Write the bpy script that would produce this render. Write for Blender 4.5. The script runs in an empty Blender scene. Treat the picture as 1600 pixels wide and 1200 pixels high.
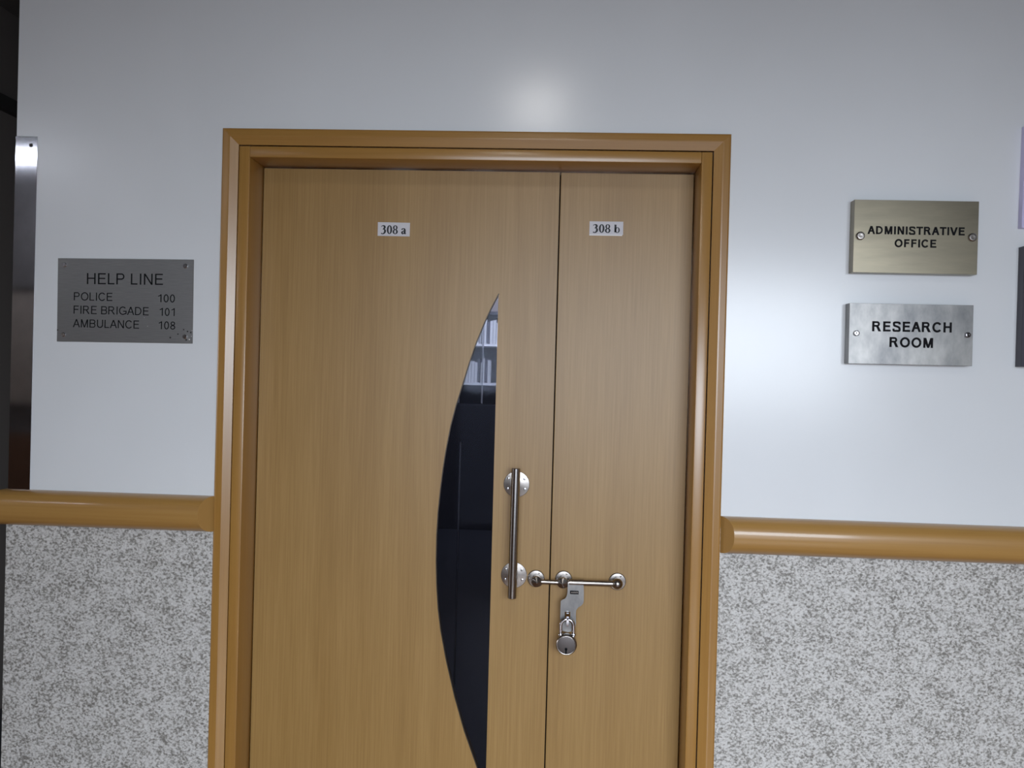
import bpy, bmesh, math, random
from mathutils import Vector, Matrix
random.seed(7)
S = bpy.context.scene
COL = S.collection

# ---------------------------------------------------------------- camera
FPX = 1350.0
CAM = Vector((0.0, -2.45, 1.42))
YAW, PITCH, ROLL = math.radians(-2.86), math.radians(-0.39), math.radians(1.513)
fwd = Vector((math.sin(YAW)*math.cos(PITCH), math.cos(YAW)*math.cos(PITCH), math.sin(PITCH)))
rt0 = Vector((math.cos(YAW), -math.sin(YAW), 0))
up0 = rt0.cross(fwd)
RT = rt0*math.cos(ROLL) + up0*math.sin(ROLL)
UP = -rt0*math.sin(ROLL) + up0*math.cos(ROLL)
cd = bpy.data.cameras.new('camera')
cd.sensor_fit = 'HORIZONTAL'; cd.sensor_width = 36.0; cd.lens = 36.0*FPX/1600.0
cd.clip_start = 0.05; cd.clip_end = 60
cam = bpy.data.objects.new('camera', cd); COL.objects.link(cam)
m = Matrix((RT, UP, -fwd)).transposed().to_4x4(); m.translation = CAM
cam.matrix_world = m
S.camera = cam

def P(u, v, Y=0.0):
    """point of the upright plane y=Y that was measured at pixel (u,v) of the 1600x1200 photograph"""
    d = fwd*FPX + RT*(u-800.0) - UP*(v-600.0)
    return CAM + d*((Y-CAM.y)/d.y)

# ---------------------------------------------------------------- world, lights, exposure
W = bpy.data.worlds.new('world'); S.world = W; W.use_nodes = True
bg = W.node_tree.nodes['Background']; bg.inputs[0].default_value = (0.80, 0.86, 1.0, 1); bg.inputs[1].default_value = 1.3
S.view_settings.view_transform = 'Standard'; S.view_settings.look = 'None'
S.view_settings.gamma = 1.0; S.view_settings.use_curve_mapping = False
S.view_settings.exposure = -0.09

def area(name, loc, target, sx, sy, power, color):
    l = bpy.data.lights.new(name, 'AREA'); l.shape = 'RECTANGLE'; l.size = sx; l.size_y = sy
    l.energy = power; l.color = color
    o = bpy.data.objects.new(name, l); COL.objects.link(o); o.location = loc
    o.rotation_euler = (Vector(target)-Vector(loc)).to_track_quat('-Z', 'Y').to_euler()
    return o
# daylight outside the corridor's open side
area('daylight', (1.1, -7.2, 3.2), (0.9, 0, 1.6), 4.4, 4.0, 840, (0.82, 0.905, 1.0))
# added fill light at the far left end of the corridor, no source seen
area('end_fill', (-11.8, -1.6, 1.7), (0, -1.6, 1.4), 2.6, 1.8, 110, (0.95, 0.95, 1.0))

# ---------------------------------------------------------------- materials
def srgb(r, g, b):
    f = lambda c: (c/255)/12.92 if c/255 <= 0.04045 else ((c/255+0.055)/1.055)**2.4
    return (f(r), f(g), f(b), 1)
def mat(name, base=(0.5, 0.5, 0.5, 1), rough=0.5, metal=0.0, spec=0.5):
    m_ = bpy.data.materials.new(name); m_.use_nodes = True
    b = m_.node_tree.nodes['Principled BSDF']
    b.inputs['Base Color'].default_value = base; b.inputs['Roughness'].default_value = rough
    b.inputs['Metallic'].default_value = metal; b.inputs['Specular IOR Level'].default_value = spec
    return m_, m_.node_tree, b
def coords(nt, scale, rot=(0, 0, 0), loc=(0, 0, 0)):
    tc = nt.nodes.new('ShaderNodeTexCoord'); mp = nt.nodes.new('ShaderNodeMapping')
    mp.inputs['Scale'].default_value = scale; mp.inputs['Rotation'].default_value = rot; mp.inputs['Location'].default_value = loc
    nt.links.new(tc.outputs['Object'], mp.inputs['Vector']); return mp.outputs[0]
def noise(nt, vec, scale, detail=2, rough=0.5, dist=0.0):
    n = nt.nodes.new('ShaderNodeTexNoise'); n.inputs['Scale'].default_value = scale
    n.inputs['Detail'].default_value = detail; n.inputs['Roughness'].default_value = rough
    n.inputs['Distortion'].default_value = dist
    nt.links.new(vec, n.inputs['Vector']); return n.outputs['Fac']
def ramp(nt, fac, stops):
    r = nt.nodes.new('ShaderNodeValToRGB'); e = r.color_ramp.elements
    e[0].position, e[0].color = stops[0]; e[1].position, e[1].color = stops[-1]
    for p, c in stops[1:-1]:
        x = e.new(p); x.color = c
    nt.links.new(fac, r.inputs[0]); return r.outputs[0]
def mixc(nt, fac, a, b, mode='MIX'):
    x = nt.nodes.new('ShaderNodeMix'); x.data_type = 'RGBA'; x.blend_type = mode
    for s, v in ((x.inputs[0], fac), (x.inputs[6], a), (x.inputs[7], b)):
        if isinstance(v, (int, float, tuple)): s.default_value = v
        else: nt.links.new(v, s)
    return x.outputs[2]
def bump(nt, b, h, strength, dist=0.001):
    x = nt.nodes.new('ShaderNodeBump'); x.inputs['Strength'].default_value = strength; x.inputs['Distance'].default_value = dist
    nt.links.new(h, x.inputs['Height']); nt.links.new(x.outputs[0], b.inputs['Normal'])

def wood(name, c_dark, c_mid, c_light, rough, scale=1.0, axis='Z', coat=0.0, contrast=1.0, crough=0.3):
    m_, nt, b = mat(name, rough=rough)
    s = {'Z': (90*scale, 90*scale, 1.8*scale), 'X': (1.8*scale, 90*scale, 90*scale)}[axis]
    s2 = {'Z': (9, 9, 0.35), 'X': (0.35, 9, 9)}[axis]
    f = noise(nt, coords(nt, s), 2.2, 5, 0.62)
    g = noise(nt, coords(nt, s2, loc=(3, 1, 2)), 1.4, 2, 0.5)
    c1 = ramp(nt, f, [(0.5-0.22/contrast, c_dark), (0.5, c_mid), (0.5+0.22/contrast, c_light)])
    c2 = ramp(nt, g, [(0.35, (0.90, 0.86, 0.78, 1)), (0.65, (1.04, 1.04, 1.06, 1))])
    nt.links.new(mixc(nt, 0.75, c1, c2, 'MULTIPLY'), b.inputs['Base Color'])
    b.inputs['Coat Weight'].default_value = coat; b.inputs['Coat Roughness'].default_value = crough
    bump(nt, b, f, 0.06, 0.0006)
    return m_

M = {}
# enamel wall paint, faint roller texture
m_, nt, b = mat('wall_paint', srgb(226, 229, 232), 0.21, spec=0.5)
bump(nt, b, noise(nt, coords(nt, (1, 1, 1)), 55, 3), 0.05, 0.002)
f = noise(nt, coords(nt, (1, 1, 1)), 1.3, 3)
nt.links.new(ramp(nt, f, [(0.3, srgb(221, 224, 227)), (0.7, srgb(229, 232, 235))]), b.inputs['Base Color'])
M['paint'] = m_
# speckled pale granite
m_, nt, b = mat('granite', rough=0.32)
f1 = noise(nt, coords(nt, (1, 1, 1.25), (0, 0.35, 0)), 150, 3, 0.55, 0.3)
f2 = noise(nt, coords(nt, (1, 1, 1)), 16, 2, 0.5)
f3 = noise(nt, coords(nt, (1, 1, 1), loc=(5, 5, 5)), 260, 2, 0.5)
add = nt.nodes.new('ShaderNodeMath'); add.operation = 'MULTIPLY_ADD'; add.inputs[1].default_value = 0.22
nt.links.new(f2, add.inputs[0]); nt.links.new(f1, add.inputs[2])
c1 = ramp(nt, add.outputs[0], [(0.45, srgb(120, 117, 112)), (0.56, srgb(164, 162, 157)), (0.64, srgb(198, 196, 193)), (0.80, srgb(212, 211, 208))])
c2 = ramp(nt, f3, [(0.3, (0.86, 0.86, 0.87, 1)), (0.6, (1.03, 1.03, 1.03, 1))])
nt.links.new(mixc(nt, 1.0, c1, c2, 'MULTIPLY'), b.inputs['Base Color'])
M['granite'] = m_
M['leaf'] = wood('door_laminate', srgb(143, 110, 59), srgb(152, 119, 66), srgb(161, 127, 74), 0.42, coat=0.22, crough=0.42)
M['frame'] = wood('frame_varnish', srgb(153, 112, 53), srgb(162, 120, 60), srgb(168, 127, 66), 0.28, 0.6, coat=0.5, contrast=0.8)
M['frame_x'] = wood('frame_varnish_across', srgb(153, 112, 53), srgb(162, 120, 60), srgb(168, 127, 66), 0.28, 0.6, 'X', coat=0.5, contrast=0.8)
M['rail'] = wood('rail_varnish', srgb(156, 116, 60), srgb(166, 126, 68), srgb(172, 134, 76), 0.36, 0.5, 'X', coat=0.5, crough=0.1, contrast=0.7)
M['rail_end'] = mat('rail_end_varnish', srgb(172, 132, 74), 0.35)[0]

def steel(name, lo, hi, rough, sc, stretch=(1, 1, 1)):
    m_, nt, b = mat(name, rough=rough, metal=1.0)
    f = noise(nt, coords(nt, stretch), sc, 4, 0.6)
    nt.links.new(ramp(nt, f, [(0.3, lo), (0.7, hi)]), b.inputs['Base Color'])
    bump(nt, b, f, 0.04, 0.0004)
    return m_
M['brushed'] = steel('brushed_steel', srgb(150, 147, 145), srgb(180, 177, 174), 0.20, 3, (40, 40, 600))
M['satin'] = steel('satin_steel', srgb(134, 128, 124), srgb(160, 154, 149), 0.27, 40)
M['chrome'] = steel('chrome', srgb(190, 190, 196), srgb(215, 215, 220), 0.10, 20)
M['mirror'] = steel('mirror_steel', srgb(150, 150, 156), srgb(168, 168, 174), 0.07, 8)
M['plaque_dark'] = steel('dull_steel_plaque', srgb(150, 150, 150), srgb(166, 165, 164), 0.42, 3, (8, 8, 300))
M['plaque_warm'] = steel('warm_steel_plaque', srgb(128, 121, 106), srgb(144, 136, 118), 0.32, 3, (1.5, 1.5, 9))
M['plaque_grey'] = steel('mottled_steel_plaque', srgb(108, 108, 109), srgb(150, 148, 145), 0.36, 14, (1.3, 1, 0.7))
M['plaque_deep'] = mat('dark_plaque', srgb(70, 68, 76), 0.4, 0.6)[0]
M['bead'] = mat('bead_metal', srgb(62, 55, 48), 0.4, 0.6)[0]
M['lilac'] = mat('pale_lilac_acrylic', srgb(205, 200, 235), 0.25)[0]
M['black'] = mat('black_paint', srgb(13, 13, 17), 0.8, spec=0.2)[0]
M['ink'] = mat('printing_ink', srgb(22, 24, 32), 0.6)[0]
M['paper'] = mat('sticker_paper', srgb(205, 203, 208), 0.55)[0]
M['paper_edge'] = mat('paper_edge', srgb(235, 233, 232), 0.6)[0]
M['dark_gap'] = mat('dark_gap', srgb(30, 20, 14), 0.8)[0]
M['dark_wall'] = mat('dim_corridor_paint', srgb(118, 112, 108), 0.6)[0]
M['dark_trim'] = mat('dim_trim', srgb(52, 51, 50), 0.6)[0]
M['ceiling'] = mat('ceiling_paint', srgb(100, 98, 95), 0.8)[0]
m_, nt, b = mat('floor_tile', rough=0.35)
br = nt.nodes.new('ShaderNodeTexBrick'); nt.links.new(coords(nt, (1, 1, 1)), br.inputs['Vector'])
br.offset = 0; br.inputs['Scale'].default_value = 1.0; br.inputs['Brick Width'].default_value = 0.6; br.inputs['Row Height'].default_value = 0.6
br.inputs['Mortar Size'].default_value = 0.004
br.inputs['Color1'].default_value = srgb(150, 114, 88); br.inputs['Color2'].default_value = srgb(144, 108, 84); br.inputs['Mortar'].default_value = srgb(90, 70, 58)
nt.links.new(br.outputs['Color'], b.inputs['Base Color'])
M['floor'] = m_
M['room_floor'] = mat('dark_room_floor', srgb(52, 53, 60), 0.45)[0]
M['front_paint'] = mat('front_wall_paint', srgb(140, 137, 135), 0.7)[0]
M['beige'] = mat('beige_paint', srgb(205, 194, 180), 0.7)[0]
M['room_wall'] = mat('room_paint', srgb(190, 176, 168), 0.7)[0]
M['lock_face'] = mat('lock_face_steel', srgb(92, 87, 86), 0.42, 1.0)[0]
M['cabinet'] = mat('cabinet_laminate', srgb(32, 33, 42), 0.5)[0]
M['cabinet_low'] = mat('cabinet_base_laminate', srgb(34, 34, 40), 0.5)[0]
M['shelf'] = mat('shelf_white', srgb(240, 240, 240), 0.5)[0]
M['book_a'] = mat('book_pale', srgb(214, 214, 214), 0.6)[0]
M['book_b'] = mat('book_grey', srgb(150, 150, 154), 0.6)[0]
M['book_c'] = mat('book_dark', srgb(88, 88, 96), 0.6)[0]
# dark tinted door glass: see-through, with a sheet of smudges
m_ = bpy.data.materials.new('tinted_glass'); m_.use_nodes = True; nt = m_.node_tree; nt.nodes.clear()
out = nt.nodes.new('ShaderNodeOutputMaterial'); tr = nt.nodes.new('ShaderNodeBsdfTransparent'); gl = nt.nodes.new('ShaderNodeBsdfGlossy')
df = nt.nodes.new('ShaderNodeBsdfDiffuse'); mx = nt.nodes.new('ShaderNodeMixShader'); mx2 = nt.nodes.new('ShaderNodeMixShader'); fr = nt.nodes.new('ShaderNodeFresnel')
tr.inputs[0].default_value = (0.62, 0.64, 0.72, 1); gl.inputs['Roughness'].default_value = 0.04; gl.inputs[0].default_value = (0.8, 0.85, 1, 1)
df.inputs[0].default_value = srgb(70, 70, 80); fr.inputs[0].default_value = 1.14
f = noise(nt, coords(nt, (1, 1, 0.8)), 17, 3, 0.5)
nt.links.new(ramp(nt, f, [(0.36, (0.02, 0.02, 0.02, 1)), (0.48, (0.045, 0.045, 0.045, 1))]), mx2.inputs[0])
nt.links.new(fr.outputs[0], mx.inputs[0]); nt.links.new(tr.outputs[0], mx.inputs[1]); nt.links.new(gl.outputs[0], mx.inputs[2])
nt.links.new(mx.outputs[0], mx2.inputs[1]); nt.links.new(df.outputs[0], mx2.inputs[2]); nt.links.new(mx2.outputs[0], out.inputs[0])
M['glass'] = m_
def emit(name, c, s):
    m_, nt, b = mat(name, c, 0.4); b.inputs['Emission Color'].default_value = c; b.inputs['Emission Strength'].default_value = s; return m_
M['lamp'] = emit('lamp_glow', (1.0, 0.97, 0.93, 1), 20)
M['lamp_far'] = emit('far_lamp_glow', (0.86, 0.9, 1.0, 1), 48)
M['lamp_body'] = mat('lamp_body_white', srgb(225, 225, 225), 0.5)[0]

# ---------------------------------------------------------------- mesh helpers
def obj(name, bm, material, parent=None, smooth=None, **props):
    bmesh.ops.recalc_face_normals(bm, faces=bm.faces)
    me = bpy.data.meshes.new(name); bm.to_mesh(me); bm.free()
    me.materials.append(M[material])
    if smooth:
        for p in me.polygons: p.use_smooth = True
        me.set_sharp_from_angle(angle=math.radians(smooth))
    o = bpy.data.objects.new(name, me); COL.objects.link(o)
    if parent is not None: o.parent = parent
    for k, v in props.items(): o[k] = v
    return o
def thing(name, label, cat, loc, group=None):
    o = bpy.data.objects.new(name, None); COL.objects.link(o); o.empty_display_size = 0.05
    o['label'] = label; o['category'] = cat
    if group: o['group'] = group
    o['_base'] = tuple(loc)
    return o
def anchor(o):
    """put the thing's origin at its own place, its parts staying where they were built"""
    loc = Vector(o['_base']); del o['_base']
    o.location = loc
    for ch in o.children:
        ch.data.transform(Matrix.Translation(-loc))
        for g in ch.children: g.data.transform(Matrix.Translation(-loc))
def box(bm, lo, hi, bev=0.0, seg=2, mtx=None):
    lo = Vector(lo); hi = Vector(hi)
    r = bmesh.ops.create_cube(bm, size=1.0)
    vs = r['verts']
    bmesh.ops.scale(bm, vec=hi-lo, verts=vs); bmesh.ops.translate(bm, vec=(lo+hi)/2, verts=vs)
    if bev:
        es = list({e for v in vs for e in v.link_edges})
        r = bmesh.ops.bevel(bm, geom=es, offset=bev, segments=seg, affect='EDGES', profile=0.5)
        vs = list({v for f in r['faces'] for v in f.verts} | {v for v in vs if v.is_valid})
    if mtx: bmesh.ops.transform(bm, matrix=mtx, verts=vs)
    return bm
def lathe(bm, c, prof, axis=(0, -1, 0), n=40):
    """revolve (radius, height) about the axis through c; height runs along the axis"""
    a = Vector(axis).normalized(); t = Vector((0, 0, 1)) if abs(a.z) < 0.9 else Vector((1, 0, 0))
    e1 = a.cross(t).normalized(); e2 = a.cross(e1)
    rings = []
    for r, h in prof:
        if r < 1e-6: rings.append([bm.verts.new(Vector(c)+a*h)]); continue
        rings.append([bm.verts.new(Vector(c)+a*h+e1*r*math.cos(2*math.pi*i/n)+e2*r*math.sin(2*math.pi*i/n)) for i in range(n)])
    for A, B in zip(rings, rings[1:]):
        for i in range(n):
            j = (i+1) % n
            q = [A[i % len(A)], A[j % len(A)], B[j % len(B)], B[i % len(B)]]
            q = list(dict.fromkeys(q))
            if len(q) > 2: bm.faces.new(q)
    for R_ in (rings[0], rings[-1]):
        if len(R_) > 2: bm.faces.new(R_)
    return bm
def tube(bm, pts, r, n=16):
    pts = [Vector(p) for p in pts]; rings = []; prev = None
    for i, p in enumerate(pts):
        d = (pts[min(i+1, len(pts)-1)]-pts[max(i-1, 0)]).normalized()
        if prev is None:
            t = Vector((0, 1, 0)) if abs(d.y) < 0.9 else Vector((1, 0, 0)); e1 = d.cross(t).normalized()
        else: e1 = (prev-d*prev.dot(d)).normalized()
        prev = e1; e2 = d.cross(e1)
        rings.append([bm.verts.new(p+r*(e1*math.cos(2*math.pi*k/n)+e2*math.sin(2*math.pi*k/n))) for k in range(n)])
    for A, B in zip(rings, rings[1:]):
        for k in range(n): bm.faces.new([A[k], A[(k+1) % n], B[(k+1) % n], B[k]])
    bm.faces.new(rings[0]); bm.faces.new(rings[-1]); return bm
def prism(bm, loops, y0, y1):
    """flat shape in the xz plane (outer loop and holes) given thickness from y0 to y1"""
    es = []
    for L in loops:
        vs = [bm.verts.new((x, y0, z)) for x, z in L]
        es += [bm.edges.new((vs[i], vs[(i+1) % len(vs)])) for i in range(len(vs))]
    r = bmesh.ops.triangle_fill(bm, use_beauty=True, use_dissolve=False, edges=es)
    fs = [g for g in r['geom'] if isinstance(g, bmesh.types.BMFace)]
    r = bmesh.ops.extrude_face_region(bm, geom=fs, use_keep_orig=True)
    bmesh.ops.translate(bm, vec=(0, y1-y0, 0), verts=[g for g in r['geom'] if isinstance(g, bmesh.types.BMVert)])
    return bm
def sweep(bm, ringA, ringB):
    A = [bm.verts.new(p) for p in ringA]; B = [bm.verts.new(p) for p in ringB]; n = len(A)
    for i in range(n): bm.faces.new([A[i], A[(i+1) % n], B[(i+1) % n], B[i]])
    bm.faces.new(A); bm.faces.new(B); return bm
def NB(): return bmesh.new()
def ring2(cx, cz, rx, rz, n=24): return [(cx+rx*math.cos(2*math.pi*i/n), cz+rz*math.sin(2*math.pi*i/n)) for i in range(n)]

# ---------------------------------------------------------------- lettering
# advance widths in cap heights
ADV = dict(A=.93, B=.93, C=1.01, D=1.01, E=.93, F=.853, G=1.086, H=1.01, I=.388, L=.777, M=1.163, N=1.01, O=1.086, P=.93, R=1.01, S=.93, T=.853, U=1.01, V=.93)
ADV.update({'0': .777, '1': .777, '8': .777, ' ': .39})
def miter(pts, h):
    """both borders of a constant-width stroke, as a row of quads"""
    n = len(pts); L = []
    for i in range(n):
        p = Vector(pts[i]); a = Vector(pts[max(i-1, 0)]); c = Vector(pts[min(i+1, n-1)])
        d1 = (p-a).normalized() if i else (c-p).normalized(); d2 = (c-p).normalized() if i < n-1 else d1
        n1 = Vector((-d1.y, d1.x)); n2 = Vector((-d2.y, d2.x)); m = (n1+n2).normalized(); k = h/max(m.dot(n1), 0.5)
        L.append((p+m*k, p-m*k))
    return [[L[i][0], L[i+1][0], L[i+1][1], L[i][1]] for i in range(n-1)]
def arc2(cx, cy, rx, ry, a0, a1, n=12): return [(cx+rx*math.cos(math.radians(a0+(a1-a0)*i/n)), cy+ry*math.sin(math.radians(a0+(a1-a0)*i/n))) for i in range(n+1)]
def glyph(ch, h):
    """upright sans-serif capital or digit of height 1 and stroke 2h: polygons and body width"""
    Q = []; R_ = lambda a, b_, c, d: Q.append([(a, b_), (c, b_), (c, d), (a, d)]); v = h*0.9
    if ch == 'H': w = .79; R_(0, 0, 2*h, 1); R_(w-2*h, 0, w, 1); R_(0, .53-v, w, .53+v)
    elif ch in 'EF':
        w = .70 if ch == 'E' else .64; R_(0, 0, 2*h, 1); R_(0, 1-2*v, w, 1); R_(0, .53-v, w*.93, .53+v)
        if ch == 'E': R_(0, 0, w+.02, 2*v)
    elif ch == 'L': w = .60; R_(0, 0, 2*h, 1); R_(0, 0, w, 2*v)
    elif ch == 'I': w = 2*h; R_(0, 0, w, 1)
    elif ch == 'T': w = .80; R_(0, 1-2*v, w, 1); R_(w/2-h, 0, w/2+h, 1)
    elif ch in 'AV':
        w = .92; c = w/2
        Q += [[(0, 0), (2.15*h, 0), (c+1.1*h, 1), (c-1.1*h, 1)], [(w-2.15*h, 0), (w, 0), (c+1.1*h, 1), (c-1.1*h, 1)]]
        if ch == 'A': R_(.2, .29, w-.2, .29+2*v)
        else: Q[:] = [[(x, 1-y) for x, y in q] for q in Q]
    elif ch == 'M':
        w = .92; c = w/2; R_(0, 0, 2*h, 1); R_(w-2*h, 0, w, 1)
        Q += [[(0, 1), (2.5*h, 1), (c+.95*h, 0), (c-.95*h, 0)], [(w-2.5*h, 1), (w, 1), (c+.95*h, 0), (c-.95*h, 0)]]
    elif ch == 'N': w = .79; R_(0, 0, 2*h, 1); R_(w-2*h, 0, w, 1); Q.append([(0, 1), (2.2*h, 1), (w, 0), (w-2.2*h, 0)])
    elif ch == 'O': w = .96; Q += miter(arc2(w/2, .5, w/2-h, .512-v, 0, 360, 32), h*.97)
    elif ch == '0': w = .62; Q += miter(arc2(w/2, .5, w/2-h, .51-v, 0, 360, 28), h*.97)
    elif ch == '8': w = .62; Q += miter(arc2(w/2, .745, w/2-h-.03, .262-v, 0, 360, 24), h*.92)+miter(arc2(w/2, .27, w/2-h, .278-v, 0, 360, 24), h*.97)
    elif ch == '1': w = .40; R_(w-2*h, 0, w, 1); Q += miter([(w-h, 1-h*.9), (w-h-.12, .86), (0, .76-.01)], h*.85)
    elif ch == 'C': w = .90; Q += miter(arc2(.47, .5, .47-h, .512-v, 38, 322, 24), h*.97)
    elif ch == 'G':
        w = .96; Q += miter(arc2(.48, .5, .48-h, .512-v, 42, 300, 24)+[(w-h*.9, .17), (w-h*.9, .50)], h*.97); R_(.52, .50-2*v, w, .50)
    elif ch == 'D': w = .82; R_(0, 0, 2*h, 1); Q += miter([(0, 1-v), (.34, 1-v)]+arc2(.34, .5, w-.34-h, .5-v, 88, -88, 16)+[(.34, v), (0, v)], v)
    elif ch in 'PRB':
        w = {'P': .75, 'R': .86, 'B': .76}[ch]; R_(0, 0, 2*h, 1); e = .74 if ch == 'R' else w-.02
        lo = {'P': .43, 'R': .45, 'B': .46}[ch]; mid = (1+lo)/2
        Q += miter([(0, 1-v), (e-.27, 1-v)]+arc2(e-.27, (1-v+lo+v)/2, .27-h, (1-v-lo-v)/2, 88, -88, 12)+[(e-.27, lo+v), (0, lo+v)], v)
        if ch == 'R': Q.append([(.34, lo+v), (.34+2.4*h, lo+v), (w, 0), (w-2.5*h, 0)])
        if ch == 'B': Q += miter([(0, lo+v), (w-.28, lo+v)]+arc2(w-.28, (lo+2*v)/2, .28-h, lo/2, 88, -88, 12)+[(w-.28, v), (0, v)], v)
    elif ch == 'S':
        w = .78; k = [(w-.07-h*.3, .72), (w-.14, .88), (w/2, 1.01-v), (.12+h*.3, .88), (h+.03, .74), (.14+h*.3, .60), (w/2, .52), (w-.14-h*.3, .42), (w-h, .27), (w-.13, .10), (w/2, -.01+v), (.13, .10), (h*.9, .30)]
        L = []
        for i in range(len(k)-1):
            q = [k[max(i-1, 0)], k[i], k[i+1], k[min(i+2, len(k)-1)]]
            for t in (0, .25, .5, .75):
                L.append(tuple(0.5*(2*q[1][j]+(q[2][j]-q[0][j])*t+(2*q[0][j]-5*q[1][j]+4*q[2][j]-q[3][j])*t*t+(-q[0][j]+3*q[1][j]-3*q[2][j]+q[3][j])*t**3) for j in (0, 1)))
        L.append(k[-1]); Q += miter(L, h*.95)
    elif ch == 'U': w = .78; Q += miter([(h, 1), (h, .36)]+arc2(w/2, .36, w/2-h, .37-v, 180, 360, 14)[1:-1]+[(w-h, .36), (w-h, 1)], h)
    return Q, w
def lettering(body, u0, v0, u1, v1, hpx, Y, parent, h=0.064, material='black', name='lettering'):
    """a line of capitals whose base line runs (u0,v0)-(u1,v1), hpx tall, raised a hair from plane Y"""
    a = P(u0, v0, Y); dx = P(u1, v1, Y)-a; H = (P(u0, v0-hpx, Y)-a).length
    up = Vector((-dx.z, 0, dx.x)).normalized()*H
    x = 0.0; items = []
    for ch in body:
        if ch != ' ':
            Q, w = glyph(ch, h); items.append((x+(ADV[ch]-w)/2, Q, w))
        x += ADV[ch]
    x0 = items[0][0]; x1 = items[-1][0]+items[-1][2]
    bm = NB(); k = 0
    for xx, Q, w in items:
        for q in Q:
            k += 1
            off = Vector((0, -0.00001*(k % 5), 0))
            try: bm.faces.new([bm.verts.new(a+dx*((xx+p[0]-x0)/(x1-x0))+up*p[1]+off) for p in q])
            except ValueError: pass
    r = bmesh.ops.extrude_face_region(bm, geom=list(bm.faces), use_keep_orig=True)
    bmesh.ops.translate(bm, vec=(0, -0.0004, 0), verts=[g for g in r['geom'] if isinstance(g, bmesh.types.BMVert)])
    return obj(name, bm, material, parent)

def frame_of(TL, TR, BR, BL, Y):
    """centre, half sizes and tilt of a rectangle seen at four pixels on plane Y"""
    q = [P(*p, Y) for p in (TL, TR, BR, BL)]
    c = sum(q, Vector())/4
    w = ((q[1]-q[0]).length+(q[2]-q[3]).length)/2; h = ((q[0]-q[3]).length+(q[1]-q[2]).length)/2
    d = (q[1]-q[0])+(q[2]-q[3]); ang = math.atan2(d.z, d.x)
    return c, w/2, h/2, ang
def tilt(c, ang): return Matrix.Translation(c) @ Matrix.Rotation(-ang, 4, 'Y')

# ================================================================ SETTING
CEIL = 2.85
YD = 0.110                                                  # face of the door leaves
XC = (P(33, 5).x+P(10, 830).x)/2                            # the corner where the wall ends on the left
XR_ROOM, XL_ROOM, YB, YF = 3.6, -12.0, 6.3, -3.6

# door frame measures
YC = -0.014
XLo = (P(347.9, 199.2, YC).x+P(325, 1170, YC).x)/2; XRo = (P(1141.7, 210.4, YC).x+P(1117.3, 1170, YC).x)/2
ZTo = (P(347.9, 199.2, YC).z+P(1141.7, 210.4, YC).z)/2
YJ = -0.008
XLs = (P(372.9, 226.3, YJ).x+P(350.9, 1170, YJ).x)/2; XRs = (P(1113.8, 237.5, YJ).x+P(1089.7, 1170, YJ).x)/2
ZTs = (P(372.9, 226.3, YJ).z+P(1113.8, 237.5, YJ).z)/2
XLi = (P(389.8, 244.8, YJ).x+P(368.9, 1170, YJ).x)/2; XRi = (P(1095.8, 255.8, YJ).x+P(1071.5, 1170, YJ).x)/2
ZTi = (P(389.8, 244.8, YJ).z+P(1095.8, 255.8, YJ).z)/2
print('frame', XLo, XLs, XLi, XRi, XRs, XRo, ZTo, ZTs, ZTi, 'corner', XC)
XS = (P(876, 267, YD).x+P(851, 1195, YD).x)/2               # meeting line of the leaves

# rail: measured top and lower edges
ZRL = (P(50, 765, 0).z+P(332, 774.5, 0).z)/2; ZRR = (P(1127, 806, 0).z+P(1600, 825.5, 0).z)/2
print('rail z', ZRL, ZRR, P(10, 830).z)
GZ = min(ZRL, ZRR)-0.03                                      # granite top, hidden behind the rail

# wall with doorway
bm = NB()
prism(bm, [[(XC, 0), (XLs-0.004, 0), (XLs-0.004, ZTs+0.004), (XRs+0.004, ZTs+0.004), (XRs+0.004, 0), (XR_ROOM, 0), (XR_ROOM, CEIL), (XC, CEIL)]], 0.0, 0.16)
wall = obj('wall_back', bm, 'paint', kind='structure')
bm = NB(); box(bm, (XC-0.003, -0.003, 0), (XLo+0.004, 0.0, GZ)); obj('granite_panel', bm, 'granite', wall)
bm = NB(); box(bm, (XRo-0.004, -0.003, 0), (XR_ROOM, 0.0, GZ)); obj('granite_panel', bm, 'granite', wall)
bm = NB(); box(bm, (XC-0.003, 0.0, 0), (XC, 0.30, GZ)); obj('granite_panel', bm, 'granite', wall)

bm = NB(); box(bm, (XC, 0.16, 0), (XC+0.15, YB, CEIL)); obj('wall_side', bm, 'paint', kind='structure')
bm = NB(); box(bm, (XL_ROOM, YF-0.15, -0.05), (XR_ROOM, 0.16, 0)); obj('floor', bm, 'floor', kind='structure')
bm = NB(); box(bm, (XL_ROOM, 0.16, -0.05), (XR_ROOM, YB, 0)); obj('floor', bm, 'room_floor', kind='structure')
bm = NB(); box(bm, (XL_ROOM, YF-0.15, CEIL), (XR_ROOM, YB, CEIL+0.05)); obj('ceiling', bm, 'ceiling', kind='structure')
XLW = -2.25
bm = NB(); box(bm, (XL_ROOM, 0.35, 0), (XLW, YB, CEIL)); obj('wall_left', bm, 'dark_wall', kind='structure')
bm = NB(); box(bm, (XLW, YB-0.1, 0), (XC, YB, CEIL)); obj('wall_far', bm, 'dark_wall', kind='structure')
bm = NB(); box(bm, (XC+0.15, YB-0.1, 0), (XR_ROOM, YB, CEIL)); obj('wall_room', bm, 'room_wall', kind='structure')
bm = NB(); box(bm, (XR_ROOM, YF, 0), (XR_ROOM+0.1, YB, CEIL)); obj('wall_right', bm, 'beige', kind='structure')
bm = NB(); box(bm, (XL_ROOM-0.1, YF, 0), (XL_ROOM, 0.35, CEIL)); obj('wall_end', bm, 'beige', kind='structure')
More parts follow.
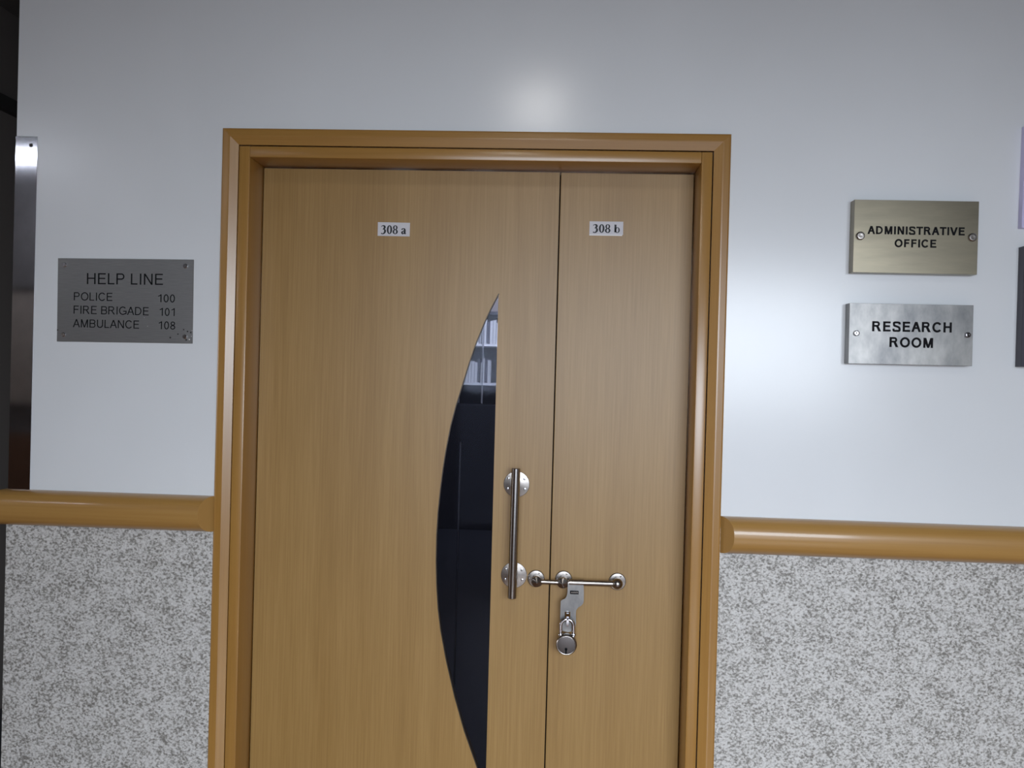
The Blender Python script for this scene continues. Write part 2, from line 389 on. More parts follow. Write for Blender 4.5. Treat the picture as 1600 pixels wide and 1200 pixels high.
# dark trim running away along the dim side passage
dB = P(0, 150, 0)-CAM
za = CAM.z+(P(0, 150, 0).z-CAM.z)/(P(0, 150, 0).x-CAM.x)*(XLW-CAM.x)
zb = CAM.z+(P(0, 172, 0).z-CAM.z)/(P(0, 172, 0).x-CAM.x)*(XLW-CAM.x)
print('trim', za, zb)
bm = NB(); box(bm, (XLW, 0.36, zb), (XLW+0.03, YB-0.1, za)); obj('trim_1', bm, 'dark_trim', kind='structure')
# open side of the corridor: parapet, piers and head
WX0, WX1, WZ0, WZ1 = -0.7, 2.1, 0.35, 2.16
bm = NB()
prism(bm, [[(XL_ROOM, 0), (XR_ROOM, 0), (XR_ROOM, CEIL), (XL_ROOM, CEIL)],
           [(WX0, WZ0), (WX1, WZ0), (WX1, WZ1), (WX0, WZ1)],
           [(-9.5, 0.95), (-7.0, 0.95), (-7.0, WZ1), (-9.5, WZ1)]], YF-0.15, YF)
wf = obj('wall_front', bm, 'front_paint', kind='structure')
bm = NB(); box(bm, (-6.8, YF, 0), (-0.8, YF+0.012, 0.93)); obj('mirrored_tiles', bm, 'floor', wf)  # tile band added only for the steel corner strip to mirror
t_ = thing('mirrored_board', 'plain pale board added behind the camera for the steel corner strip to mirror', 'notice board', (-4.0, YF, 1.14))  # board added to give the corner strip a pale reflection
bm = NB(); box(bm, (-4.45, YF, 1.14), (-3.55, YF+0.02, 1.95), 0.003, 1); obj('board', bm, 'beige', t_)
bm = NB()
for lo, hi in (((-4.48, YF, 1.11), (-3.52, YF+0.03, 1.14)), ((-4.48, YF, 1.95), (-3.52, YF+0.03, 1.98)), ((-4.48, YF, 1.14), (-4.45, YF+0.03, 1.95)), ((-3.55, YF, 1.14), (-3.52, YF+0.03, 1.95))): box(bm, lo, hi)
obj('frame', bm, 'dark_trim', t_); anchor(t_)

# ---------------------------------------------------------------- door frame
fr_ = bpy.data.objects.new('trim_2', None); COL.objects.link(fr_); fr_['kind'] = 'structure'
fr_['label'] = 'varnished orange-brown wooden frame around the double door'
CW = ((XLs-XLo)+(XRo-XRs)+(ZTo-ZTs))/3-0.001
prof = [(0.0, 0.0), (0.0, -0.013), (0.004, -0.015), (CW*0.42, -0.0168), (CW*0.5, -0.0168), (CW, -0.009), (CW, 0.0)]
bm = NB(); sweep(bm, [(XLo+t, y, 0) for t, y in prof], [(XLo+t, y, ZTo-t) for t, y in prof]); obj('casing', bm, 'frame', fr_)
bm = NB(); sweep(bm, [(XRo-t, y, 0) for t, y in prof], [(XRo-t, y, ZTo-t) for t, y in prof]); obj('casing', bm, 'frame', fr_)
bm = NB(); sweep(bm, [(XLo+t, y, ZTo-t) for t, y in prof], [(XRo-t, y, ZTo-t) for t, y in prof]); obj('casing', bm, 'frame_x', fr_)
g = 0.0015
for x0, x1 in ((XLs+g, XLi), (XRi, XRs-g)):
    bm = NB(); box(bm, (x0, YJ, 0), (x1, 0.155, ZTs-g), 0.002); obj('jamb', bm, 'frame', fr_, 40)
bm = NB(); box(bm, (XLi, YJ, ZTi), (XRi, 0.155, ZTs-g), 0.002); obj('jamb', bm, 'frame_x', fr_, 40)

# ---------------------------------------------------------------- wide leaf with the sickle-shaped glass
DT = 0.038
arc_px = [(777.8, 458.4), (767, 480.5), (756.3, 503.8), (744, 533.8), (732.5, 567), (722.5, 599.4), (712.0, 633), (703.7, 665), (696.3, 702.5), (691.2, 735),
          (687.2, 767), (683.8, 800), (681.6, 835), (680.7, 877.5), (681.6, 915), (683.8, 951), (687.9, 985), (696.3, 1031), (709.3, 1087.3), (724.5, 1141.4), (745, 1200)]
arc = [P(u, v, YD) for u, v in arc_px]
GX = (P(778, 458.4, YD).x+P(760.5, 1195, YD).x)/2
zm = P(680.7, 872, YD).z
ztip = arc[0].z; zlow = 2*zm-ztip
pts = [(min(p.x, GX), p.z) for p in arc]; pts[0] = (GX, ztip)
last = pts[-1]
for k in (0.25, 0.5, 0.75): pts.append((last[0]+(GX-last[0])*(k**0.92), last[1]+(zlow-last[1])*k))
pts.append((GX, zlow))
d1 = bpy.data.objects.new('door_1', None); COL.objects.link(d1); d1['kind'] = 'structure'
d1['label'] = 'wide pale wood-veneer door leaf with a tall curved dark glass panel'
LX0 = XLi+0.002; ZTd = ZTi-0.003
bm = NB(); prism(bm, [[(LX0, 0.006), (XS-0.0018, 0.006), (XS-0.0018, ZTd), (LX0, ZTd)], pts], YD, YD+DT); obj('leaf_panel', bm, 'leaf', d1)
bm = NB(); prism(bm, [pts], YD+0.006, YD+0.011); obj('glass_pane', bm, 'glass', d1)
# metal bead bedded round the glass
bm = NB()
def bead(path, w, y0, y1):
    n = len(path); A = []
    for i, (x, z) in enumerate(path):
        a = Vector(path[max(i-1, 0)]); c = Vector(path[min(i+1, n-1)]); t = (c-a).normalized(); nn = Vector((-t.y, t.x))*w
        A.append([bm.verts.new(q) for q in ((x, y0, z), (x-nn.x, y0, z-nn.y), (x-nn.x, y1, z-nn.y), (x, y1, z))])
    for a, c in zip(A, A[1:]):
        for k in range(4): bm.faces.new([a[k], a[(k+1) % 4], c[(k+1) % 4], c[k]])
    bm.faces.new(A[0]); bm.faces.new(A[-1])
bead(pts, -0.0028, YD-0.0006, YD+0.006)
obj('glass_bead', bm, 'bead', d1)

# narrow leaf
d2 = bpy.data.objects.new('door_2', None); COL.objects.link(d2); d2['kind'] = 'structure'
d2['label'] = 'narrow pale wood-veneer door leaf on the right'
bm = NB(); box(bm, (XS+0.0018, YD+0.0005, 0.006), (XRi-0.002, YD+DT, ZTd), 0.0012, 1); obj('leaf_panel', bm, 'leaf', d2)
bm = NB(); box(bm, (XS-0.012, YD+DT, 0.006), (XS+0.03, YD+DT+0.012, ZTd)); obj('gap_backing', bm, 'dark_gap', d2)  # dark backing added behind the leaf joint to block light leaking through

# ================================================================ HANDRAILS
RP = 0.050; RH = 0.103
def rail_profile(zt):
    """D-shaped section: flat back on the wall, flattened top, full rounded nose; (y, z)"""
    pr = [(0.0, zt)]
    for k in range(1, 24):
        a = math.radians(90-k*180/24); e = 2/2.35
        pr.append((-RP*abs(math.cos(a))**e, zt-RH/2+RH/2*math.copysign(abs(math.sin(a))**e, math.sin(a))))
    pr += [(0.0, zt-RH)]
    return pr
def rail(zt0, zt1, x0, x1, cut, name_label, corner=False):
    """cut = +1: slanted end at x1 (towards the door), -1: at x0"""
    r_ = thing('handrail', name_label, 'handrail', ((x0+x1)/2, 0, zt0-RH), 'wooden handrails either side of the door')
    pa, pb = rail_profile(zt0), rail_profile(zt1)
    A = [(x0+(0.62*-y if cut < 0 else 0)-(-y if corner else 0), y, z) for y, z in pa]
    B = [(x1-(0.62*-y if cut > 0 else 0), y, z) for y, z in pb]
    bm = NB()
    a = [bm.verts.new(p) for p in A]; b2 = [bm.verts.new(p) for p in B]; n = len(a)
    for i in range(n): bm.faces.new([a[i], a[(i+1) % n], b2[(i+1) % n], b2[i]])
    if cut > 0: bm.faces.new(a)
    else: bm.faces.new(b2)
    obj('rail_body', bm, 'rail', r_, 35)
    bm = NB(); e = A if cut < 0 else B
    sgn = -1 if cut < 0 else 1
    f1 = [(p[0], p[1], p[2]) for p in e]; f2 = [(p[0]+sgn*0.0004, p[1], p[2]) for p in e]
    sweep(bm, f1, f2); obj('end_cap', bm, 'rail_end', r_)
    if corner:
        bm = NB()
        sweep(bm, A, [(XC-0.003+y, 0.30, z) for y, z in pa]); obj('rail_return', bm, 'rail', r_, 35)
    anchor(r_)
rail(P(50, 765).z, P(332, 774.5).z, XC-0.003, XLo-0.001, 1, 'varnished wooden handrail on the wall left of the door, turning the corner', True)
rail(P(1127, 806).z, P(1600, 825.5).z+0.0*2, XRo+0.001, XR_ROOM-0.01, -1, 'varnished wooden handrail on the wall right of the door')

# ================================================================ CORNER GUARD
gt = P(42, 213, -0.002).z; gb = P(36, 766, 0).z+0.001
gx1 = (P(56.5, 213, -0.002).x+P(48, 763, -0.002).x)/2
t_ = thing('corner_guard', 'polished steel corner guard strip on the left wall edge above the handrail', 'corner guard', (XC, 0, gb))
bm = NB()
prism(bm, [[(XC-0.0015, gb), (gx1, gb), (gx1, gt), (XC-0.0015, gt)]], -0.0015, 0.0)
box(bm, (XC-0.0015, 0.0, gb), (XC, 0.05, gt))
obj('strip', bm, 'mirror', t_)
c = P(48.5, 227, -0.0015); bm = NB(); lathe(bm, c, [(0.0055, 0), (0.0055, 0.0006), (0.003, 0.0012), (0, 0.0012)], n=20); obj('screw', bm, 'dark_trim', t_, 40)
anchor(t_)

# ================================================================ SIGNS
def head_screw(c, r, h, parent, material='chrome', name='screw', n=24):
    bm = NB(); lathe(bm, c, [(r*0.8, 0), (r, h*0.25), (r, h*0.7), (r*0.8, h*0.95), (r*0.35, h), (0, h*0.9)], n=n)
    return obj(name, bm, material, parent, 35)

# emergency numbers plaque, flat on the wall
YH = -0.003
c, hw, hh, ang = frame_of((90, 403.4), (302.8, 405.4), (300.6, 537), (88.8, 533.4), YH)
t_ = thing('helpline_plaque', 'grey metal plaque headed HELP LINE listing police, fire brigade and ambulance numbers', 'sign', (c.x, 0, c.z-hh))
bm = NB(); box(bm, (-hw, 0, -hh), (hw, 0.003, hh), 0.0008, 1, tilt(c, ang)); obj('plate', bm, 'plaque_dark', t_)
for u, v in ((101.5, 414), (290, 415.8), (99.5, 522.8), (289, 526.2)):
    head_screw(P(u, v, YH), 0.0066, 0.005, t_)
for body, a in (('HELP LINE', (135.8, 443.9, 254.3, 445.2, 17.2)), ('POLICE', (115.4, 469.2, 175.3, 470.3, 12.6)), ('100', (247.2, 472.2, 273.2, 472.6, 12.3)),
                ('FIRE BRIGADE', (115, 490, 232, 492.8, 12.6)), ('101', (249.5, 493.4, 272.8, 493.9, 12.3)),
                ('AMBULANCE', (113.8, 511.2, 217, 513.6, 12.6)), ('108', (248, 514.3, 273.7, 514.9, 12.3))):
    lettering(body, *a, YH, t_, 0.062)
bm = NB()
random.seed(3)
for u, v, r in ((287, 515, 2.0), (278, 522, 2.0), (266, 527.5, 2.4), (293, 518, 2.2), (298, 519.5, 2.2), (90, 515.5, 2.0), (291, 531, 2.6)):
    k = P(u, v, YH); lathe(bm, k, [(r*0.0011, 0), (r*0.0009, 0.0003), (0, 0.0004)], n=7)
obj('chipped_spots', bm, 'dark_trim', t_, kind='stuff')
bm = NB()
for u, v, r in ((285.8, 526.5, 1.2), (289.5, 526, 1.2), (295.8, 530.4, 1.6), (299.2, 525.5, 1.1), (225.5, 496.4, 0.8), (230.6, 509.8, 0.9), (300, 516.5, 1.0)):
    k = P(u, v, YH); lathe(bm, k, [(r*0.0013, 0), (r*0.001, 0.0005), (0, 0.0007)], n=7)
obj('paint_flecks', bm, 'paper_edge', t_, kind='stuff')
anchor(t_)

# folded-edge steel box signs standing off the wall
def box_sign(name, label, TL, TR, BR, BL, depth, mat_face, cat='sign'):
    c, hw, hh, ang = frame_of(TL, TR, BR, BL, -depth)
    t = thing(name, label, cat, (c.x, 0, c.z-hh))
    mt = tilt(c, ang); T = 0.0012
    bm = NB(); box(bm, (-hw, 0, -hh), (hw, T, hh), 0.0004, 1, mt); obj('plate', bm, mat_face, t)
    bm = NB()
    for lo, hi in (((-hw, T, -hh), (-hw+T, depth, hh)), ((hw-T, T, -hh), (hw, depth, hh)), ((-hw+T, T, -hh), (hw-T, depth, -hh+T)), ((-hw+T, T, hh-T), (hw-T, depth, hh))):
        box(bm, lo, hi, mtx=mt)
    obj('folded_edge', bm, mat_face, t)
    return t
DS = 0.034
t_ = box_sign('office_sign', 'warm brushed steel sign lettered ADMINISTRATIVE OFFICE, upper of two right of the door', (1335.9, 311.5), (1530.8, 315.2), (1525.7, 428.8), (1332.2, 425.6), DS, 'plaque_warm')
for u, v in ((1343.8, 368.8), (1518.6, 371.2)): head_screw(P(u, v, -DS), 0.0112, 0.008, t_, 'satin')
lettering('ADMINISTRATIVE', 1355.3, 365.6, 1507, 368.0, 12.6, -DS, t_, 0.110)
lettering('OFFICE', 1397.6, 386.2, 1462.6, 387.2, 12.6, -DS, t_, 0.110)
anchor(t_)
t_ = box_sign('room_sign', 'mottled grey steel sign lettered RESEARCH ROOM, below the office sign', (1329, 473.6), (1522.7, 477), (1517.6, 571.8), (1324.3, 567.9), DS, 'plaque_grey')
for u, v in ((1337.6, 520.7), (1511.2, 523.6)): head_screw(P(u, v, -DS), 0.0075, 0.009, t_, 'chrome')
lettering('RESEARCH', 1362.6, 517.6, 1487, 519.7, 15.8, -DS, t_, 0.106)
lettering('ROOM', 1389.6, 542.2, 1457.6, 543.8, 15.6, -DS, t_, 0.106)
anchor(t_)
# two further signs just entering the frame on the right
t_ = box_sign('lilac_sign', 'pale lilac sign cut off at the right edge, upper of the two there', (1602.0, 196), (1800, 200), (1795, 361), (1597.2, 356), 0.020, 'lilac')
anchor(t_)
t_ = box_sign('dark_sign', 'dark metal sign cut off at the right edge beside the steel room sign', (1600.6, 384), (1796, 388), (1790, 577.5), (1595.6, 573), 0.030, 'plaque_deep')
anchor(t_)

# ================================================================ DOOR NUMBER STICKERS
def ribbon(bm, pts, Y, f):
    """stroke of varying width: (x, z, half width)"""
    L = []
    n = len(pts)
    def cr(a, b_, c_, d_, t): return 0.5*((2*b_)+(-a+c_)*t+(2*a-5*b_+4*c_-d_)*t*t+(-a+3*b_-3*c_+d_)*t**3)
    for i in range(n-1):
        q = [pts[max(i-1, 0)], pts[i], pts[i+1], pts[min(i+2, n-1)]]
        for k in range(5): L.append([cr(q[0][j], q[1][j], q[2][j], q[3][j], k/5) for j in range(3)])
    L.append(list(pts[-1]))
    vs = []
    for i, (x, z, w) in enumerate(L):
        a = L[max(i-1, 0)]; c_ = L[min(i+1, len(L)-1)]; tx, tz = c_[0]-a[0], c_[1]-a[1]; l = math.hypot(tx, tz) or 1
        nx, nz = -tz/l*w*1.25, tx/l*w*1.25
        vs.append([bm.verts.new(f(x+nx, z+nz)), bm.verts.new(f(x-nx, z-nz))])
    for a, b_ in zip(vs, vs[1:]): bm.faces.new([a[0], a[1], b_[1], b_[0]])
def annulus(bm, f, cx, cz, RX, RZ, rx, rz, n=28):
    O = [bm.verts.new(f(x, z)) for x, z in ring2(cx, cz, RX, RZ, n)]; I = [bm.verts.new(f(x, z)) for x, z in ring2(cx, cz, rx, rz, n)]
    for i in range(n): bm.faces.new([O[i], O[(i+1) % n], I[(i+1) % n], I[i]])
def serif_glyph(bm, ch, f0, x):
    f = lambda a, b_: f0(x+a, b_)
    if ch == '0': annulus(bm, f, 0.25, 0.34, 0.235, 0.36, 0.075, 0.29); return
    if ch == '8': annulus(bm, f, 0.25, 0.51, 0.20, 0.19, 0.07, 0.135); annulus(bm, f, 0.25, 0.175, 0.23, 0.20, 0.085, 0.135); return
    if ch == '3':
        ribbon(bm, [(0.04, 0.55, 0.012), (0.09, 0.63, 0.022), (0.20, 0.665, 0.032), (0.31, 0.61, 0.060), (0.33, 0.51, 0.068), (0.25, 0.40, 0.045), (0.16, 0.365, 0.018)], 0, f)
        ribbon(bm, [(0.16, 0.375, 0.018), (0.28, 0.37, 0.03), (0.36, 0.28, 0.065), (0.355, 0.15, 0.066), (0.26, 0.03, 0.045), (0.13, 0.0, 0.028), (0.07, 0.04, 0.045), (0.05, 0.06, 0.045)], 0, f); return
    if ch == 'a':
        ribbon(bm, [(0.08, 0.33, 0.05), (0.11, 0.40, 0.04), (0.20, 0.445, 0.022), (0.30, 0.40, 0.05), (0.325, 0.30, 0.066), (0.325, 0.10, 0.066), (0.36, 0.03, 0.045), (0.45, 0.05, 0.015)], 0, f)
        ribbon(bm, [(0.30, 0.27, 0.018), (0.18, 0.22, 0.03), (0.10, 0.13, 0.062), (0.14, 0.03, 0.05), (0.25, 0.04, 0.025), (0.32, 0.10, 0.02)], 0, f); return
    if ch == 'b':
        ribbon(bm, [(0.03, 0.655, 0.012), (0.14, 0.655, 0.015)], 0, f)
        ribbon(bm, [(0.135, 0.67, 0.065), (0.135, 0.35, 0.065), (0.135, 0.03, 0.065)], 0, f)
        annulus(bm, f, 0.30, 0.22, 0.20, 0.24, 0.085, 0.195); return
def sticker(label, TL, TR, BR, BL, chars, u0, u1, vb, hpx, double=False):
    Y = YD-0.0006
    c, hw, hh, ang = frame_of(TL, TR, BR, BL, Y)
    t = thing('door_number_label', label, 'label', (c.x, YD, c.z-hh), 'paper number stickers on the door leaves')
    bm = NB(); box(bm, (-hw, 0, -hh), (hw, 0.0006, hh), mtx=tilt(c, ang)); obj('paper', bm, 'paper', t)
    if double:
        bm = NB(); box(bm, (-hw, 0.0002, -hh-0.0032), (hw*0.95, 0.0006, -hh), mtx=tilt(c, ang)); obj('peeling_edge', bm, 'paper_edge', t)
    a = P(u0, vb, Y-0.0002); e = P(u1, vb+0.4, Y-0.0002); H = (P(u0, vb-hpx, Y)-P(u0, vb, Y)).length
    adv = {'3': 0.5, '0': 0.5, '8': 0.5, ' ': 0.25, 'a': 0.46, 'b': 0.5}
    xs, x = [], 0.0
    for ch in chars: xs.append(x); x += adv[ch]
    x0, x1 = 0.04, x-0.02
    dx = e-a
    f0 = lambda gx, gz: a+dx*((gx-x0)/(x1-x0))+Vector((0, 0, 1))*H*(gz/0.68)
    bm = NB()
    for ch, gx in zip(chars, xs): serif_glyph(bm, ch, f0, gx)
    o = obj('lettering', bm, 'ink', t)
    anchor(t)
sticker('white paper sticker printed 308 a on the wide left leaf', (590.4, 347.1), (640.4, 348.1), (640.4, 369.5), (590.1, 368.4), '308 a', 595.6, 634.3, 365.2, 13.0)
sticker('white paper sticker printed 308 b on the narrow right leaf', (921, 345.9), (974.2, 346.3), (973.3, 367.2), (921, 366), '308 b', 926.6, 967.9, 363.3, 12.8, True)

# ================================================================ PULL HANDLE
YB_ = YD-0.060
ph = thing('pull_handle', 'long brushed steel tube pull handle on two round plates beside the glass', 'handle', P(800, 935, YD))
bt = P(806.3, 731.5, YB_); bb = P(800, 935, YB_)
rb = (P(813.2, 800, YB_)-P(799.6, 800, YB_)).length/2
axis = (bt-bb); L = axis.length
bm = NB(); lathe(bm, bb, [(0, 0), (rb*0.88, 0), (rb, 0.0015), (rb, L-0.0015), (rb*0.88, L), (0, L)], axis.normalized(), 40)
obj('grip_bar', bm, 'brushed', ph, 35)
for u, v, phs in ((807.2, 756.5, 40), (803.0, 898.3, 25)):
    c = P(u, v, YD); R_ = 0.0385
    bm = NB(); lathe(bm, c, [(R_, 0), (R_, 0.002), (R_-0.001, 0.003), (0.020, 0.0052), (0.013, 0.006), (0, 0.006)], n=56); rs = obj('round_plate', bm, 'satin', ph, 25)
    k = (c.z-bb.z)/(bt.z-bb.z); q = bb+axis*k
    bm = NB(); tube(bm, [c+Vector((0, -0.005, 0)), Vector((q.x, YB_+0.004, q.z))], 0.0085, 20); obj('stem', bm, 'satin', ph, 40)
    for a in (35, -28, 145, 208):
        a = math.radians(a); head_screw(c+Vector((0.0285*math.cos(a), -0.0036, 0.0285*math.sin(a))), 0.0040, 0.0016, rs, 'chrome', n=14)
anchor(ph)

# ================================================================ SLIDING BOLT
YR = YD-0.038
sb = thing('sliding_bolt', 'satin steel sliding bolt on three round plates across the leaf joint', 'door bolt', P(880, 905, YD))
spots = [((837.5, 903.8), (838.4, 908.5), 'cone'), ((880.6, 905.0), (879.3, 910.4), 'cone'), ((964.6, 908.5), (964.5, 912.2), 'ball')]
ends = []
for (u, v), (u2, v2), k in spots:
    c = P(u, v, YD); q = P(u2, v2, YR); r = 0.0255
    c = Vector((q.x, YD, q.z)) if False else c
    bm = NB(); lathe(bm, c, [(r, 0), (r, 0.002), (r-0.002, 0.0042), (0.014, 0.0055), (0, 0.0055)], n=44); pl = obj('round_plate', bm, 'satin', sb, 30)
    for a in (62, 180, 300):
        a = math.radians(a); head_screw(c+Vector((0.0188*math.cos(a), -0.0044, 0.0188*math.sin(a))), 0.0028, 0.0012, pl, 'satin', n=10)
    q2 = Vector((q.x, YR, q.z)); d = (q2-c); ax = d.normalized()
    bm = NB(); h0 = d.length
    if k == 'cone': pr = [(0.0115, 0.003), (0.0115, h0-0.012), (0.0150, h0-0.008), (0.0158, h0+0.003), (0.0150, h0+0.007), (0.0012, h0+0.0155), (0, h0+0.0155)]
    else: pr = [(0.0115, 0.003), (0.0115, h0-0.012)]+[(0.0160*math.cos(math.radians(t)), h0+0.0160*math.sin(math.radians(t))) for t in range(-42, 90, 12)]+[(0, h0+0.016)]
    lathe(bm, c, pr, ax, 36); obj('post', bm, 'satin', sb, 28)
    ends.append(q2)
A, B, C_ = ends
bm = NB(); tube(bm, [A, B, B.lerp(C_, 0.45)], 0.0072, 24); obj('rod', bm, 'satin', sb, 40)
s1 = P(889, 909.8, YR); s2 = P(912, 911.0, YR)
sl_dir = (C_-A).normalized()
s1 = A+sl_dir*((s1-A).dot(sl_dir)); s2 = A+sl_dir*((s2-A).dot(sl_dir))
bm = NB(); tube(bm, [s1, s2], 0.0102, 28); obj('sleeve', bm, 'satin', sb, 40)
bm = NB(); tube(bm, [s2, C_], 0.0086, 28); obj('rod', bm, 'satin', sb, 40)
# hasp plate hanging from the sleeve
def q8(x, y): return (760+x/6.667, 860+y/6.667)
YP = YR-0.009
out8 = [(848, 345), (1012, 350), (1015, 440), (1014, 530), (1006, 556), (985, 578), (955, 596), (936, 622), (932, 660), (934, 760), (925, 815), (900, 842), (850, 852), (800, 842), (775, 810), (768, 740), (770, 640), (774, 528), (790, 515), (818, 504), (836, 480), (845, 440)]
hp = [P(*q8(x, y), YP) for x, y in out8]
slot8 = [(816, 640), (874, 640), (874, 722), (816, 722)]
sl8 = [P(*q8(x, y), YP) for x, y in slot8]
bm = NB(); prism(bm, [[(p.x, p.z) for p in hp], [(p.x, p.z) for p in sl8]], YP, YP+0.003)
hs = obj('hasp_plate', bm, 'plaque_grey', sb)
lb = [P(*q8(x, y), YP) for x, y in ((872, 418), (960, 458))]
bm = NB(); box(bm, (lb[0].x, YP-0.0006, lb[1].z), (lb[1].x, YP, lb[0].z)); obj('black_tag', bm, 'black', hs, label='small black tag on the hasp')
bm = NB()
for k, x in enumerate((884, 897, 910, 923, 936, 948)):
    a = P(*q8(x, 430), YP-0.0006); e = P(*q8(x+6, 446), YP-0.0006)
    box(bm, (a.x, a.y-0.0002, e.z), (e.x, a.y, a.z-(0.0006 if k % 2 else 0)))
obj('worn_marks', bm, 'satin', hs, kind='stuff')
# staple through the slot
st = P(*q8(846, 680), YP); zt_ = P(*q8(846, 645), YP).z; zb_ = P(*q8(846, 785), YP).z
bm = NB()
x0, x1 = st.x-0.0032, st.x+0.0032
prof2 = [(YP+0.028, zt_), (YP-0.016, zt_), (YP-0.024, zt_-0.006), (YP-0.026, (zt_+zb_)/2), (YP-0.022, zb_+0.004), (YP-0.012, zb_), (YP, zb_+0.003)]
hole = [(YP-0.012+0.0058*math.cos(2*math.pi*i/16), (zt_+zb_)/2-0.001+0.0062*math.sin(2*math.pi*i/16)) for i in range(16)]
tmp = NB(); prism(tmp, [prof2, hole], x0, x1)
me = bpy.data.meshes.new('s'); tmp.to_mesh(me); tmp.free()
bm.from_mesh(me); bpy.data.meshes.remove(me)
for v in bm.verts: v.co = Vector((v.co.y, v.co.x, v.co.z))
obj('staple', bm, 'chrome', sb, 30)
anchor(sb)

# ================================================================ PADLOCK
YS = YP-0.012
pc = P(*q8(833, 975), YS)
rr = 0.0305
pk = thing('padlock', 'round steel padlock hanging from the bolt hasp', 'padlock', pc-Vector((0, 0, rr)))
bm = NB(); lathe(bm, pc+Vector((0, 0.011, 0)), [(0, 0), (rr*0.86, 0), (rr*0.97, 0.002), (rr, 0.006), (rr, 0.017), (rr*0.97, 0.0205), (rr*0.90, 0.0225), (rr*0.85, 0.0222), (rr*0.82, 0.021), (rr*0.80, 0.0212), (0, 0.0218)], n=64)
obj('lock_body', bm, 'satin', pk, 25)
bm = NB(); lathe(bm, pc+Vector((0, 0.011, 0)), [(rr*0.80, 0.0205), (rr*0.80, 0.0218), (rr*0.60, 0.0226), (0, 0.0232)], n=56); fp = obj('face_disc', bm, 'lock_face', pk, 30)
bm = NB()
kc = P(*q8(830, 1030), YS-0.0125); lathe(bm, kc+Vector((0, 0.0013, 0)), [(0.0040, 0), (0.0040, 0.0022), (0.0032, 0.0026), (0, 0.0026)], n=20)
box(bm, (kc.x-0.0022, kc.y-0.0013, kc.z-0.0135), (kc.x+0.0022, kc.y+0.0013, kc.z))
obj('keyhole', bm, 'black', fp, 40)
for ex, ey in ((770, 960), (752, 893), (912, 893), (822, 862)):
    pass
# neck and shackle
sh = [(772, 905), (772, 860), (772, 800)]+[(840-68*math.cos(math.radians(a)), 785-68*math.sin(math.radians(a))) for a in range(0, 181, 15)]+[(908, 800), (908, 860), (908, 905)]
bm = NB(); tube(bm, [P(*q8(x, y), YS) for x, y in sh], 0.0050, 18); obj('shackle', bm, 'chrome', pk, 60)
for x in (772, 908):
    k = P(*q8(x, 885), YS); bm = NB(); lathe(bm, k, [(0.0072, 0), (0.0072, 0.004), (0.0060, 0.006), (0, 0.006)], (0, 0, 1), 20); obj('collar', bm, 'chrome', pk, 40)
anchor(pk)

# ================================================================ ROOM BEHIND THE GLASS
YBK = 5.6
def Q(u, v, Y=YBK): return P(u, v, Y)
bx0, bx1 = Q(640, 600).x, Q(850, 600).x
zt = Q(775, 492).z; zc = Q(745, 632).z
bc = thing('bookcase', 'dim bookcase with white shelf edges seen through the dark door glass', 'bookcase', ((bx0+bx1)/2, YBK+0.18, 0))
bm = NB(); box(bm, (bx0, YBK+0.33, zc), (bx1, YBK+0.36, zt)); obj('back_panel', bm, 'cabinet', bc)
for x in (bx0, bx1-0.02): bm = NB(); box(bm, (x, YBK, zc), (x+0.02, YBK+0.33, zt)); obj('side_panel', bm, 'cabinet', bc)
bm = NB(); box(bm, (bx0, YBK-0.005, zt), (bx1, YBK+0.36, zt+0.03)); obj('top_panel', bm, 'cabinet', bc)
sz = [Q(757, 539).z, Q(748, 600).z]
for z in sz: bm = NB(); box(bm, (bx0+0.02, YBK+0.005, z-0.011), (bx1-0.02, YBK+0.33, z+0.011)); obj('shelf', bm, 'shelf', bc)
for u in (717.5, 753.5): x = Q(u, 600).x; bm = NB(); box(bm, (x-0.006, YBK-0.01, zc+0.01), (x+0.006, YBK+0.003, zt)); obj('door_stile', bm, 'book_b', bc)
bm = NB(); box(bm, (bx0-0.02, YBK-0.05, 0.0), (bx1+0.02, YBK+0.36, zc), 0.004, 1); obj('base_cabinet', bm, 'cabinet_low', bc)
anchor(bc)
random.seed(11)
names = {0: ('upper', 'books on the upper shelf behind the glass'), 1: ('lower', 'books on the lower shelf behind the glass')}
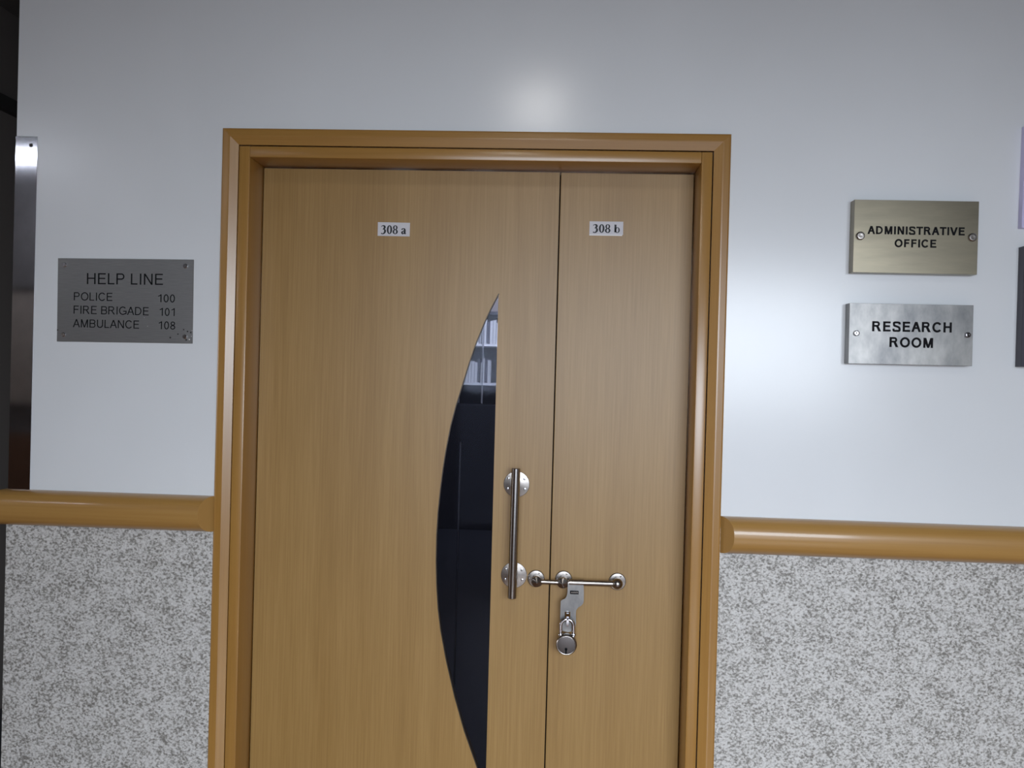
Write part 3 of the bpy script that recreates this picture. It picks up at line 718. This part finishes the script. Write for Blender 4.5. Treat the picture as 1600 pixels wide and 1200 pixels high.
for si, z in enumerate(sz):
    x = Q(738 if si == 0 else 722, 600).x; xe = Q(777 if si == 0 else 763, 600).x; k = 0
    while x < xe:
        w = random.uniform(0.018, 0.036); h = random.uniform(0.19, 0.235); mt = random.choice(['book_a', 'book_a', 'book_b', 'book_c'])
        col = {'book_a': 'pale', 'book_b': 'grey', 'book_c': 'dark'}[mt]
        bm = NB(); box(bm, (x, YBK+0.03, z+0.0115), (x+w-0.003, YBK+0.20, z+0.0112+h), 0.002, 1)
        lab = col+' upright book on the '+names[si][0]+' shelf seen through the door glass'
        o = obj('book', bm, mt, label=lab, category='book', group=col+' '+names[si][1])
        x += w
# made-up slim pole standing in for a bright line in the glass
pc_ = P(719.5, 690, 1.0)
t_ = thing('stand_in_pole', 'made-up slim pole behind the dark door glass, standing in for a bright line', 'pole', (pc_.x, 1.0, 0))
bm = NB(); lathe(bm, (pc_.x, 1.0, 0.012), [(0.004, 0), (0.004, pc_.z-0.02), (0.0025, pc_.z-0.012), (0, pc_.z-0.012)], (0, 0, 1), 12); obj('shaft', bm, 'satin', t_, 40)
bm = NB(); lathe(bm, (pc_.x, 1.0, 0), [(0.035, 0), (0.035, 0.006), (0.01, 0.014), (0, 0.014)], (0, 0, 1), 32); obj('base', bm, 'black', t_, 40)
anchor(t_)
# added fill light to brighten the bookcase, source unseen
area('bookcase_fill', (-0.1, 4.75, 2.3), (-0.3, 5.75, 1.5), 0.9, 0.15, 30, (0.9, 0.93, 1.0))

# ================================================================ CEILING LAMPS of the corridor (behind the camera)
def ceiling_lamp(x, y, lx, ly, label, glow='lamp'):
    t = thing('ceiling_lamp', label, 'lamp', (x, y, CEIL))
    bm = NB(); box(bm, (x-lx/2-0.02, y-ly/2-0.02, CEIL-0.05), (x+lx/2+0.02, y+ly/2+0.02, CEIL), 0.004, 1); obj('housing', bm, 'lamp_body', t)
    bm = NB(); box(bm, (x-lx/2, y-ly/2, CEIL-0.062), (x+lx/2, y+ly/2, CEIL-0.05), 0.004, 1); obj('diffuser', bm, glow, t)
    anchor(t)
ceiling_lamp(-0.12, -1.95, 0.22, 0.5, 'short ceiling lamp over the corridor in front of the door')
ceiling_lamp(-3.45, -3.08, 0.5, 0.12, 'slim ceiling lamp further left along the corridor', 'lamp_far')
